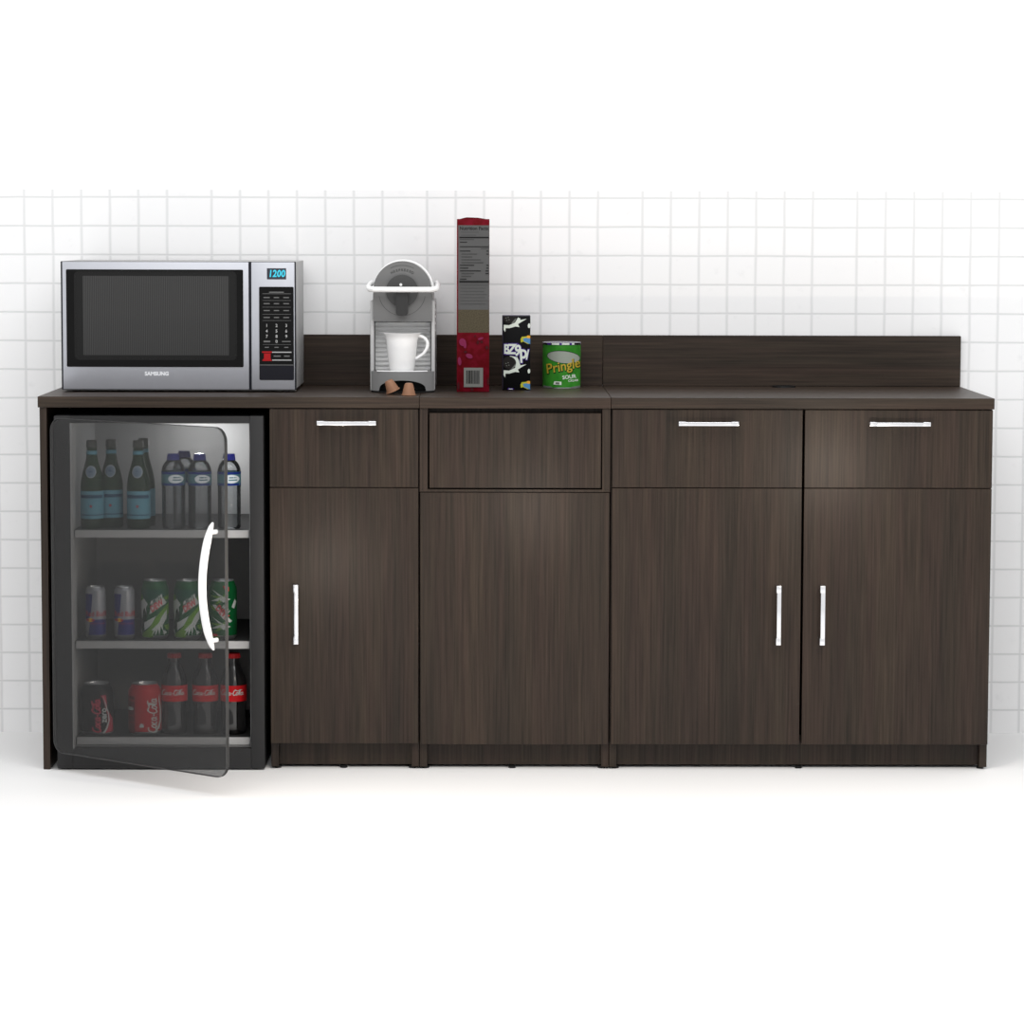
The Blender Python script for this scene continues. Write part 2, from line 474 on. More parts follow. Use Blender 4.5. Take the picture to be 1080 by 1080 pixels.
mb.box(ix0 - .003, ix1 + .003, yB, yB + .003, iz0 - .003, iz1 + .003)
mb.build('liner', LINER, fr)
SH = [.5870, .3142, .0762]
for z in SH:
    sh = MB().box(ix0 + .001, ix1 - .001, .035, yB - .001, z - .010, z - .0005).build('shelf', SHELFG, fr)
    MB().box(ix0 + .003, ix1 - .001, .026, .0352, z - .0185, z, .0008, 1).build('shelf_trim', TRIM, sh)
for x in (.065, .52):
    for y in (.03, .49):
        MB().lathe([(0, 0), (.012, 0), (.012, .004), (0, .004)], (x, y, 0), 16).build('foot', BLACK, fr)
# door, swung open on its left hinge
hz0, hz1 = .0465, .8645
hinge = Vector((.0345, -.012, 0)); free = Vector((.4865, -.38, 0))
dl = (free - hinge).length; ang = math.atan2(free.y - hinge.y, free.x - hinge.x)
XF = Matrix.Translation(hinge) @ Matrix.Rotation(ang, 4, 'Z')
mb = MB(); mb.prism(rrect(0, dl, hz0, hz1, .033, 8), -.004, .004)
door = mb.build('door', GLASSD, fr, XF)
mb = MB(); mb.ring(rrect(0, dl, hz0, hz1, .033, 8), rrect(.0011, dl - .0011, hz0 + .0011, hz1 - .0011, .0319, 8), -.0048, .0048)
mb.build('door_edge', GLEDGE, door, XF)
hx = dl - .028; zA, zB = .3480, .6445
pts = []; rr = []
for k in range(33):
    t = k / 32; pts.append((hx - .0, -.016 - .036 * sin(pi * t) ** .8, zA + (zB - zA) * t)); rr.append(.0105 * (.25 + .75 * min(1, 7 * t, 7 * (1 - t)) ** .5))
mb = MB(); mb.tube(pts, rr, 14, 1.0, .8)
for z in (zA + .022, zB - .022): mb.tube([(hx, -.022, z), (hx, -.004, z)], .0055, 12)
mb.build('door_handle', mat('white_enamel_handle', (240, 240, 240), .3), door, XF)

# ---- bottles and cans
def cap_ribs(mb, r, z0, z1, c=(0, 0, 0), n=21):
    prof = []
    vs0 = []; vs1 = []
    for k in range(n * 2):
        a = pi * k / n; q = r * (1.05 if k % 2 else .96)
        vs0.append(mb.bm.verts.new((c[0] + q * cos(a), c[1] + q * sin(a), z0))); vs1.append(mb.bm.verts.new((c[0] + r * .93 * cos(a), c[1] + r * .93 * sin(a), z1)))
    for k in range(n * 2):
        j = (k + 1) % (n * 2); mb.face([vs0[k], vs0[j], vs1[j], vs1[k]])
    mb.face(vs1); mb.face(vs0[::-1])

# sparkling water, green glass
GREENG = glassy('green_bottle_glass', (.25, .50, .22), (34, 60, 34), .62, .08, .3)
LBLUE = mat('pale_blue_label', (110, 170, 190), .6); LBLUE2 = mat('blue_label_band', (60, 100, 130), .6)
REDST = mat('red_star', (200, 40, 60), .6); SILV = mat('silver_foil', (176, 182, 190), .35, .3)
def green_bottle(loc, label):
    t = thing('water_bottle', label, 'bottle', loc, 'green glass bottles on the top fridge shelf')
    c = Vector(loc)
    MB().lathe([(0, .003), (.022, 0), (.0265, .001), (.0283, .006), (.0283, .098), (.0277, .112), (.0255, .126), (.0222, .141), (.0178, .156), (.0142, .170), (.0125, .185), (.012, .199), (.0135, .200), (.0135, .204), (0, .204)], c, 40).build('bottle_body', GREENG, t)
    MB().lathe([(0, .2165), (.0115, .2165), (.0128, .214), (.0134, .2042), (.0138, .2042), (.0138, .2000), (.0122, .1985)], c, 32).build('cap', mat('dull_grey_cap', (92, 94, 88), .5), t)
    MB().lathe([(.02865, .025), (.02865, .093)], c, 48).build('paper_label', LBLUE, t)
    MB().lathe([(.01335, .182), (.01325, .191)], c, 32).build('neck_band', LBLUE, t)
    a = Art()
    a.poly([(-.0265, .0755), (.0265, .0755), (.0265, .084), (-.0265, .084)], LBLUE2)
    a.text('S.PELLEGRINO', mat('navy_print', (28, 48, 84), .6), 0, .0796, .0075, sx=.95)
    st = []
    for k in range(10):
        q = .0048 if k % 2 == 0 else .0022; an = pi / 2 + k * pi / 5; st.append((q * cos(an), .056 + q * sin(an)))
    a.poly(st, REDST)
    a.poly([(-.027, .0335), (.027, .0335), (.027, .036), (-.027, .036)], LBLUE2)
    a.build('label_print', t, drum(c, .02865), .004)
    a = Art(); a.poly(ell(0, .140, .0125, .0150), SILV); a.poly(ell(0, .140, .0105, .0125), mat('oval_label', (120, 140, 160), .5)); a.poly(ell(0, .141, .0040, .0022), LBLUE2)
    def rr(v): return .0178 + (.0283 - .0178) * max(0, min(1, (.158 - v) / .044)) ** .75
    a.build('shoulder_label', t, drum(c, rr), .003, base=.0008)
    return t
def sh_x(px, Y, z): return at(px, 0, Y)[0] if False else at(px, 540 - (z - .5) * 0, Y)[0]
def xz(px, py, Y): return at(px, py, Y)[0]
gb = green_bottle((xz(97.2, 520, .078), .078, SH[0]), 'green glass water bottle leftmost on the top fridge shelf')
dup(gb, (xz(117.6, 520, .110), .110, SH[0]), 'green glass water bottle second from the left on the top fridge shelf')
dup(gb, (xz(146.1, 520, .078), .078, SH[0]), 'green glass water bottle third from left, at the front beside the clear bottles')
dup(gb, (xz(151.5, 520, .150), .150, SH[0]), 'green glass water bottle peeking out behind the third green bottle', -.5)

# still water, clear plastic
CLEAR = glassy('clear_plastic', (.86, .88, .89), (120, 126, 130), .07, .06, .32)
BLUECAP = mat('blue_cap', (26, 34, 150), .3, spec=.6)
WLAB = mat('white_label', (210, 216, 220), .5); BLAB = mat('blue_label', (24, 50, 140), .5); TEAL = mat('teal_label', (92, 140, 150), .5)
def clear_bottle(loc, label):
    t = thing('water_bottle', label, 'bottle', loc, 'clear plastic bottles on the top fridge shelf'); c = Vector(loc)
    prof = [(0, .004), (.016, 0), (.025, .001), (.0285, .006)]
    for k in range(9):
        z = .012 + k * .0105; prof += [(.0285, z), (.0274, z + .003), (.0285, z + .0065)]
    prof += [(.0287, .107), (.0287, .141), (.0275, .149), (.0245, .157), (.0195, .164), (.0148, .1685), (.0135, .170), (0, .170)]
    MB().lathe(prof, c, 40).build('bottle_body', CLEAR, t)
    mb = MB(); cap_ribs(mb, .0150, c.z + .1688, c.z + .184, c); mb.build('cap', BLUECAP, t)
    MB().lathe([(.0291, .107), (.0291, .141)], c, 48).build('paper_label', TEAL, t)
    a = Art()
    a.poly([(-.0285, .1075), (.0285, .1075), (.0285, .1125), (-.0285, .1125)], BLAB)
    a.poly([(-.0285, .1350), (.0285, .1350), (.0285, .1405), (-.0285, .1405)], BLAB)
    a.poly(ell(.008, .1235, .018, .0105), WLAB)
    a.poly([(.002, .1255), (.02, .1255), (.02, .1285), (.002, .1285)], TEAL); a.poly([(.001, .1195), (.021, .1195), (.021, .1225), (.001, .1225)], TEAL)
    a.build('label_print', t, drum(c, .0291), .004)
    return t
cb = clear_bottle((xz(183.0, 520, .078), .078, SH[0]), 'clear water bottle with blue cap, leftmost of the clear ones')
dup(cb, (xz(210.8, 520, .078), .078, SH[0]), 'clear water bottle with blue cap behind the top of the fridge handle')
dup(cb, (xz(241.8, 520, .078), .078, SH[0]), 'clear water bottle with blue cap, rightmost, outside the open glass door')
dup(cb, (xz(194.5, 520, .170), .170, SH[0]), 'clear water bottle in the second row, its blue cap showing between two others', .9)

# cans
ALU = mat('can_aluminium', (190, 192, 194), .3, .9)
def can_shape(t, c, R, h, m, neck=.8, nh=.02):
    MB().lathe([(0, .006), (R * .70, .0055), (R * .76, .0), (R * .80, .0), (R * .93, .006), (R, .012), (R, h - nh), (R * .97, h - nh * .7), (R * (neck + .04), h - .004), (R * neck, h - .0025)], c, 48).build('can_body', m, t)
    ld = MB().lathe([(R * neck, h - .0028), (R * (neck + .03), h - .001), (R * (neck + .01), h), (R * (neck - .03), h - .0005), (R * (neck - .06), h - .006), (0, h - .006)], c, 48).build('lid', ALU, t)
    MB().lathe([(0, h - .0040), (.006, h - .0040), (.0075, h - .0048), (.0075, h - .006)], (c[0], c[1] - .008, c[2]), 16).build('pull_tab', ALU, ld)
    MB().lathe([(R * .765, .0002), (R * .80, -.0000), (R * .935, .0062), (R * .985, .0105)], (c[0], c[1], c[2]), 48).build('base_rim', ALU, t)

# slim energy drink cans
RBB = mat('can_blue', (40, 42, 130), .35, .2); RBS = mat('can_silver', (175, 178, 184), .35, .3)
REDP = mat('bright_red_print', (205, 34, 44), .5); YEL = mat('yellow_print', (235, 180, 30), .5)
def slim_can(loc, label):
    t = thing('energy_drink_can', label, 'can', loc, 'slim blue and silver cans on the middle fridge shelf'); c = Vector(loc)
    R, h = .0247, .130; can_shape(t, c, R, h, RBS, .82, .012)
    a = Art()
    a.poly([(-.0244, .113), (-.0050, .113), (-.0085, .070), (-.0150, .050), (-.0244, .050)], RBB)
    a.poly([(-.0244, .050), (-.013, .050), (-.0155, .012), (-.0244, .012)], RBS)
    a.poly([(-.0115, .050), (.0244, .050), (.0244, .012), (-.0150, .012)], RBB)
    a.text('Red Bull', REDP, .001, .0635, .0180, bold=.0002, sx=.8)
    a.poly(ell(-.010, .0485, .0085, .0045), YEL); a.poly(ell(-.017, .0485, .005, .003), REDP); a.poly(ell(-.004, .0485, .004, .0028), REDP)
    a.text('ENERGY DRINK', REDP, .006, .040, .0048)
    a.build('can_print', t, drum(c, R), .003)
    return t
sc = slim_can((xz(101, 640, .075), .075, SH[1]), 'slim blue and silver can leftmost on the middle fridge shelf')
dup(sc, (xz(131.3, 640, .075), .075, SH[1]), 'slim blue and silver can just left of the green cans')

# green soda cans
DG = mat('can_green', (16, 96, 50), .35, .15); DT = mat('can_teal_green', (10, 86, 66), .35, .15); LIME = mat('can_lime', (110, 160, 40), .4)
DW = mat('can_pale', (206, 212, 208), .4); DR = mat('dew_red', (214, 36, 52), .45); DK = mat('can_dark_green', (8, 50, 24), .4)
def soda_can(loc, label, variant=0):
    t = thing('soda_can', label, 'can', loc, 'green soda cans on the middle fridge shelf'); c = Vector(loc)
    R, h = .0343, .1455; can_shape(t, c, R, h, DG, .76, .026)
    K = 4213.
    def q(pts): return [((x - 230) / K, (740 - y) / K) for x, y in pts]
    a = Art()
    if variant == 0:
        a.poly(q([(118, 215), (330, 215), (345, 285), (200, 345), (100, 320)]), DT)
        a.poly(q([(90, 470), (130, 420), (170, 460), (150, 560), (100, 650)]), DK)
        a.poly(q([(86, 300), (112, 270), (120, 330), (92, 360)]), LIME); a.poly(q([(330, 300), (372, 280), (374, 320), (345, 330)]), LIME)
        a.poly(q([(86, 350), (130, 312), (172, 372), (150, 402), (156, 470), (134, 410), (118, 440), (108, 545), (86, 410)]), DW)
        a.poly(q([(374, 360), (372, 470), (300, 570), (235, 660), (215, 715), (110, 715), (100, 690), (190, 610), (255, 500)]), LIME)
        a.poly(q([(128, 565), (256, 488), (205, 585), (135, 645)]), DW)
        a.poly(q([(358, 430), (355, 520), (318, 590), (322, 650), (300, 600), (285, 700), (278, 625), (240, 712), (250, 640), (205, 700), (230, 640), (205, 640), (285, 560), (310, 500)]), DW)
        a.poly(q([(322, 640), (360, 665), (330, 695)]), DW); a.poly(q([(88, 650), (105, 640), (110, 690)]), DW)
        a.poly(q([(330, 590), (374, 580), (374, 640), (350, 640)]), LIME)
        a.poly(q([(186, 475), (206, 380), (322, 300), (356, 360), (316, 385)]), DW)
        a.text('DEW', DR, 26 / K, 350 / K, .0205, rot=.62, shear=.35, bold=.0006, sx=.72)
        a.poly(q([(195, 375), (205, 335), (312, 262), (318, 300)]), DW)
        a.text('MTN', DT, 30 / K, 420 / K, .0115, rot=.60, shear=.3, bold=.0003, sx=.9)
    else:
        for oy in (0, 285):
            for k, (dx, dy) in enumerate(((-130, -110), (-150, -40), (-140, 20), (-100, 60))):
                a.poly(q([(250, 330 + oy), (250 + dx, 320 + dy + oy), (262, 300 + oy - 14 * k)]), DW if k % 2 == 0 else LIME)
            a.poly(q([(240, 285 + oy), (318, 318 + oy), (245, 350 + oy), (205, 320 + oy)]), DW)
            a.poly(q([(100, 380 + oy), (170, 400 + oy), (215, 440 + oy), (140, 430 + oy)]), LIME)
        a.poly(q([(355, 320), (368, 350), (350, 420), (325, 400)]), DW)
        a.poly(q([(130, 375), (170, 375), (330, 545), (310, 560), (240, 520)]), DW)
        a.text('DEW', DR, 5 / K, 283 / K, .0205, rot=-.86, shear=-.2, bold=.0006, sx=.8)
        a.text('MTN', DW, 42 / K, 320 / K, .0115, rot=-.86, shear=-.2, bold=.0003, sx=.9)
        a.poly(q([(240, 175), (300, 190), (300, 235), (262, 215)]), DR)
        a.poly(q(ell(150, 690, 40, 14)), DR)
    a.build('can_print', t, drum(c, R), .004)
    return t
dc = soda_can((xz(163.5, 640, .085), .085, SH[1]), 'green soda can standing right next to the slim cans')
dup(dc, (xz(198.0, 640, .085), .085, SH[1]), 'green soda can just left of the curved white fridge handle')
soda_can((xz(235.2, 640, .085), .085, SH[1]), 'green soda can turned sideways, right of the curved white fridge handle', 1)

# cola cans
COKER = mat('cola_red', (196, 22, 30), .35, .1); COKEB = mat('cola_black', (18, 18, 18), .3, .1)
PINK = mat('zero_red', (206, 60, 84), .5); DKR = mat('cola_dark_red', (120, 14, 20), .5)
def script(a, m, ox, oy, s, rot=0, w=.11):
    """flowing hand-lettered Coca-Cola"""
    def arc(cx, cy, rx, ry, a0, a1, n=10, sh=.28):
        return [(cx + rx * cos(math.radians(a0 + (a1 - a0) * k / n)) + sh * (cy + ry * sin(math.radians(a0 + (a1 - a0) * k / n))), cy + ry * sin(math.radians(a0 + (a1 - a0) * k / n))) for k in range(n + 1)]
    st = []
    st.append(arc(.38, .62, .36, .66, 50, 305, 14) + [(.95, .22)])         # C
    st.append(arc(1.02, .36, .22, .34, 0, 360, 12))                          # o
    st.append(arc(1.62, .36, .22, .34, 60, 310, 10))                         # c
    st.append(arc(2.15, .36, .22, .34, 0, 360, 12)); st.append([(2.50, .70), (2.42, .10), (2.62, .05)])   # a
    st.append([(2.72, .42), (3.02, .44)])                                    # -
    st.append(arc(3.42, .66, .36, .68, 60, 305, 14) + [(4.0, .22)])        # C
    st.append([(3.62, 1.30), (4.3, 1.08), (4.9, 1.32), (5.3, 1.30)])        # flourish
    st.append(arc(4.02, .36, .22, .34, 0, 360, 12))                          # o
    st.append([(4.62, .2), (4.78, .7), (4.86, 1.16), (4.66, 1.1), (4.52, .4), (4.58, .06), (4.78, .08)])  # l
    st.append(arc(5.08, .36, .22, .34, 0, 360, 12)); st.append([(5.46, .70), (5.36, .10), (5.62, .12)])   # a
    for p in st:
        q = []
        for x, y in p:
            x = (x - 2.9) * s; y = (y - .55) * s
            q.append((ox + x * cos(rot) - y * sin(rot), oy + x * sin(rot) + y * cos(rot)))
        a.stroke(q, w * s, m)
def cola_can(loc, label, kind):
    t = thing('cola_can', label, 'can', loc, 'cola cans on the bottom fridge shelf'); c = Vector(loc)
    R, h = .0412, .1275; can_shape(t, c, R, h, COKEB if kind else COKER, .74, .024)
    K = 10.8 * 430.
    def q(pts, cx): return [((x - cx) / K, (830 - y) / K) for x, y in pts]
    a = Art()
    if kind:
        a.poly(q([(305, 365), (362, 360), (375, 520), (425, 640), (428, 790), (335, 798), (378, 690), (380, 600), (352, 480), (330, 400)], 245), PINK)
        a.stroke(q([(330, 370), (360, 470), (386, 570), (392, 660), (370, 740), (335, 800)], 245), [.001, .002, .0022, .003, .004, .005], DW)
        script(a, PINK, (262 - 245) / K, (830 - 590) / K, .0150, pi / 2, .24)
        a.text('zero', DW, (337 - 245) / K, (830 - 592) / K, .0195, rot=pi / 2, bold=.0006)
    else:
        a.poly(q([(600, 375), (690, 375), (690, 800), (612, 800)], 788), DKR)
        a.stroke(q([(612, 420), (690, 430)], 788), .003, COKER); a.stroke(q([(608, 600), (690, 600)], 788), .0016, COKER); a.stroke(q([(608, 680), (690, 680)], 788), .0016, COKER)
        a.poly(q(ell(640, 520, 34, 22), 788), DW)
        a.stroke(q([(960, 360), (955, 420), (968, 520), (968, 660), (950, 740), (905, 800)], 788), [.001, .002, .002, .0025, .004, .0035], DW)
        script(a, DW, (893 - 788) / K, (830 - 590) / K, .0155, pi / 2, .17)
        a.poly(q([(745, 730), (748, 700), (768, 680), (792, 700), (795, 730)], 788), DW)
    a.build('can_print', t, drum(c, R), .004)
    return t
cola_can((xz(102.7, 750, .085), .085, SH[2]), 'black cola can with red and white script on the bottom fridge shelf', 1)
cola_can((xz(153.0, 750, .085), .085, SH[2]), 'red cola can with white sideways script on the bottom fridge shelf', 0)

# cola bottles
DARKG = mat('dark_cola_glass', (14, 12, 12), .1, spec=.7, coat=.3)
CAPR = mat('crown_cap_red', (186, 22, 30), .35); LABR = mat('cola_label_red', (214, 20, 30), .5)
def cola_bottle(loc, label):
    t = thing('cola_bottle', label, 'bottle', loc, 'cola bottles on the bottom fridge shelf'); c = Vector(loc)
    MB().lathe([(0, .003), (.022, 0), (.0285, .001), (.0305, .008), (.0298, .03), (.0292, .055), (.0308, .074), (.0322, .084), (.0324, .122), (.0305, .136), (.0245, .153), (.0185, .168), (.0150, .176), (.0142, .183), (.0148, .186), (.0148, .1895), (0, .1895)], c, 44).build('bottle_body', DARKG, t)
    mb = MB(); cap_ribs(mb, .0172, c.z + .1885, c.z + .2, c, 18); mb.build('cap', CAPR, t)
    MB().lathe([(.0327, .083), (.0327, .1225)], c, 48).build('paper_label', LABR, t)
    a = Art(); script(a, DW, -.001, .1045, .0098, 0, .20)
    a.build('label_print', t, drum(c, .0327), .003)
    return t
k0 = cola_bottle((xz(184.0, 735, .095), .095, SH[2]), 'dark cola bottle with red cap standing next to the red cola can')
dup(k0, (xz(216.6, 735, .095), .095, SH[2]), 'dark cola bottle with red cap, middle of the three')
dup(k0, (xz(246.3, 735, .095), .095, SH[2]), 'dark cola bottle with red cap, rightmost, beyond the edge of the glass door')

# ------------------------------------------------------------------ microwave
Y0 = .222
mw = thing('microwave', 'silver microwave oven with black window on the left worktop', 'microwave', (.32, .37, H))
ax, az = at(64.5, 275.5, Y0); bx, _ = at(312.3, 345, Y0); z0 = H + .004
mz1 = az
def X(px): return at(px, 345, Y0 - .016)[0]
def Z(py): return at(190, py, Y0)[1]
MB().box(ax, bx, Y0 + .006, .545, z0 + .004, mz1, .0015).build('casing', MWSIDE, mw)
MB().box(ax, bx, Y0 - .012, Y0 + .0062, z0 + .002, mz1, .0008, 1).build('front_bezel', STEELD, mw)
MB().box(ax + .002, bx - .002, Y0 + .004, Y0 + .03, z0 - .001, z0 + .006).build('base_strip', MWSIDE, mw)
zb = Z(410.4); zt = Z(276.3)
dr = MB().box(X(66.2), X(262.4), Y0 - .016, Y0 + .002, zb, zt, .0012).build('door', STEEL, mw)
yd = Y0 - .016
wi = MB()
wi.prism(rrect(X(70.2), X(256.7), Z(386.8), Z(284.2), .003), yd - .0012, yd + .001)
wi = wi.build('window', MWBLACK, dr)
MB().ring(rrect(X(78.5), X(249.8), Z(379.5), Z(286), .012), rrect(X(80), X(248.3), Z(378), Z(287.4), .011), yd - .0022, yd - .0010).build('window_frame', MWINSET, dr)
MB().prism(rrect(X(80.1), X(248.2), Z(377.9), Z(287.5), .011), yd - .0018, yd - .0011).build('window_inset', MWINSET, dr)
MB().prism(rrect(X(87.8), X(241.5), Z(374.4), Z(291), .002), yd - .0024, yd - .0017).build('window_screen', MWMESH, dr)
a = Art(); a.text('SAMSUNG', mat('logo_pale', (232, 234, 238), .4), X(165), Z(394), .0130, bold=.0007, sx=1.0)
a.build('lettering', dr, flat(yd), base=.0008)
cp = MB().box(X(265.2), X(310.8), Y0 - .016, Y0 + .002, zb, zt, .0012).build('control_panel', STEEL, mw)
a = Art()
a.poly([(X(281.8), Z(294.3)), (X(302), Z(294.3)), (X(302), Z(282.6)), (X(281.8), Z(282.6))], LCD)
a.text('1200', CYAN, X(292.0), Z(288.5), .0235, shear=.12, bold=.0007, sx=.85, space=1.05)
a.build('display', cp, flat(yd))
kp = MB().prism(rrect(X(273.4), X(309.9), Z(400.2), Z(302.1), .003), yd - .0012, yd + .001).build('keypad', MWBLACK, cp)
a = Art()
def bar(x0, x1, y, h, m): a.poly([(X(x0), Z(y + h / 2)), (X(x1), Z(y + h / 2)), (X(x1), Z(y - h / 2)), (X(x0), Z(y - h / 2))], m)
a.poly([(X(273.9), Z(399.8)), (X(309.6), Z(399.8)), (X(309.6), Z(385.2)), (X(273.9), Z(385.2))], NAVY)
bar(273.9, 309.6, 384.4, .7, LEG)
bar(284, 299.5, 307.8, 1.0, LEG); bar(277, 307, 309.4, .4, LEG)
for y in (313.4, 319.8, 327.1, 334.4):
    for x, w in ((281.4, 6.5), (291.7, 5.5), (302, 6.0)): bar(x - w / 2, x + w / 2, y, 1.0, LEG)
for y in (316.5, 323.5, 331, 337.6): bar(277, 307, y, .3, LEG)
for k in range(9):
    a.text(str(k + 1), LEGL, X((281.4, 291.7, 302)[k % 3]), Z((343, 348.8, 354.4)[k // 3]), .0105, bold=.0002)
a.text('0', LEGL, X(291.7), Z(359.6), .0105, bold=.0002)
bar(278, 285, 359.6, 1.6, LEG); bar(297.5, 306.5, 359.6, 1.0, LEG); bar(277, 307, 362.8, .3, LEG)
for x in (281.4, 291.7, 302): bar(x - 2.2, x + 2.2, 365.8, 1.0, LEG)
a.poly([(X(276.4), Z(371.6)), (X(286.8), Z(371.6)), (X(286.8), Z(370)), (X(276.4), Z(370))], RED)
a.poly([(X(278.4), Z(378)), (X(285.4), Z(378)), (X(285.4), Z(372.2)), (X(278.4), Z(372.2))], RED)
a.poly([(X(276.4), Z(380.2)), (X(286.8), Z(380.2)), (X(285.8), Z(378)), (X(277.4), Z(378))], RED)
bar(287, 307.4, 370.9, 1.1, LEGL); bar(287, 307.4, 379.2, 1.1, LEGL)
bar(288.5, 296, 375, 1.2, LEG); bar(299.5, 305.5, 375, 1.2, LEG)
a.build('key_legends', kp, flat(yd - .0012))
for x in (ax + .03, bx - .03):
    for y in (Y0 + .03, .52):
        MB().lathe([(0, 0), (.011, 0), (.011, .008), (0, .008)], (x, y, H), 16).build('foot', BLACK, mw)

# ------------------------------------------------------------------ coffee machine
CY = .235
def CX(px): return at(px, 350, CY)[0]
def CZ(py): return at(425, py, CY)[1]
PG = mat('machine_light_grey', (214, 214, 214), .35); MG = mat('machine_mid_grey', (128, 128, 128), .4); DGm = mat('machine_dark_grey', (86, 86, 86), .4)
RIB = mat('ribbed_grey', (240, 240, 240), .4)
cm = thing('coffee_machine', 'small grey capsule coffee machine with raised white handle on the left worktop', 'coffee machine', ((CX(390.5) + CX(459)) / 2, .34, H))
xl, xr = CX(390.5), CX(458.8); xm = CX(424.4); R0 = (CX(455) - CX(394)) / 2
zc = CZ(305.5)
# shell: upright body with a half-round top
def dome(x0, x1, zl, cz, r, cx, n=24):
    p = [(x0, zl), (x1, zl)]
    if x1 > cx + r + 1e-4: p.append((x1, cz - .012))
    for k in range(n + 1):
        an = pi * k / n; p.append((cx + r * cos(an), cz + r * sin(an)))
    if x0 < cx - r - 1e-4: p.append((x0, cz - .012))
    return p
mb = MB(); mb.prism(dome(xl + .006, xr - .006, H + .012, zc, R0 - .001, xm), CY + .055, .50, False); mb.build('body', PG, cm)
for s, (a0, a1) in ((-1, (xl, xl + .0095)), (1, (xr - .0095, xr))):
    mb = MB(); mb.box(a0, a1, CY - .004, .49, H + .004, CZ(317), .003)
    mb.build('side_panel', PG, cm)
    xx = a0 if s < 0 else a1
for k in range(5):
    mb = MB(); z = CZ(319 + 7.2 * k); mb.box(xr - .002, xr + .0018, CY + .004, CY + .12, z - .004, z, .0008); mb.build('side_fin', PG, cm)
rim = []
mb = MB()
rim = [(xm + .003 + (R0 + .000) * cos(pi * (k / 24) * .86), CY + .002, zc + (R0 - .001) * sin(pi * (k / 24) * .86)) for k in range(25)]
mb.tube(rim, .0035, 8); mb.build('top_rim', WHITE, cm)
# brew head front plate
hx0, hx1 = CX(393.8), CX(455.6)
mb = MB(); mb.prism(dome(hx0, hx1, CZ(338.6), zc, R0 - .001, xm), CY - .022, CY + .07); hd = mb.build('brew_head', MG, cm)
a = Art()
a.stroke([(xm + .058 * cos(t), zc - .006 + .058 * sin(t)) for t in [math.radians(190 + 160 * k / 30) for k in range(31)]], .0012, DGm)
a.stroke([(xm + .0625 * cos(t), zc - .002 + .0625 * sin(t)) for t in [math.radians(62 + 56 * k / 16) for k in range(17)]], .0012, DGm)
word = 'NESPRESSO'
for i, ch in enumerate(word):
    th = math.radians(90 - (i - 4) * 7.4)
    a.text(ch, DGm, xm + .051 * cos(th), zc - .002 + .051 * sin(th), .0085, rot=th - pi / 2, bold=.0003)
a.build('lettering', hd, flat(CY - .022))
def disc_y(mb, cx, cz, r, y0, y1, bev=.002, n=40):
    mb.prism([(cx + r * cos(2 * pi * k / n), cz + r * sin(2 * pi * k / n)) for k in range(n)], y0, y1)
mb = MB(); disc_y(mb, xm, CZ(306.6), .040, CY - .028, CY - .021); mb.build('lever_disc', DGm, hd)
sp = MB(); sp.prism(rrect(xm - .0148, xm + .0148, CZ(332.5), CZ(304), .0085), CY - .046, CY - .027); sp.build('spout', mat('machine_spout_grey', (62, 62, 62), .35), hd)
mb = MB(); disc_y(mb, xm - .003, CZ(300), .0035, CY - .030, CY - .027); mb.build('indicator_light', WHITE, hd)
# lever handle: bar across the front with arms going back
hz = CZ(304.5); hl, hr = CX(388.6), CX(461.6)
path = [(hl + .004, .36, hz + .012), (hl + .001, .28, hz + .008), (hl + .001, CY - .01, hz + .003), (hl + .004, CY - .034, hz), (hl + .016, CY - .048, hz - .001)]
path += [(hl + (hr - hl) * t, CY - .052, hz - .001) for t in (.3, .5, .7)]
path += [(hr - .016, CY - .048, hz - .001), (hr - .004, CY - .034, hz), (hr - .001, CY - .01, hz + .003), (hr - .001, .28, hz + .008), (hr - .004, .36, hz + .012)]
mb = MB(); mb.tube(path, .0068, 14); mb.build('lever_handle', WHITE, cm)
# ribbed back panel
mb = MB(); mb.box(CX(395), CX(453.7), CY + .047, CY + .0555, CZ(391), CZ(339))
n = 11
for k in range(n):
    z = CZ(341.5 + 4.85 * k); mb.tube([(CX(395.4), CY + .046, z), (CX(453.4), CY + .046, z)], .0043, 10, 1.0, 1.0)
mb.build('ribbed_panel', RIB, cm)
# drip tray with rounded front
mb = MB(); tz = CZ(391.2)
def tray_outline(x0, x1, yb, bulge, n=14):
    return [(x0, yb)] + [(x0 + (x1 - x0) * k / n, CY - .006 - bulge * sin(pi * k / n)) for k in range(n + 1)] + [(x1, yb)]
tx0, tx1 = CX(391.6), CX(458)
o = tray_outline(tx0, tx1, CY + .03, .052)
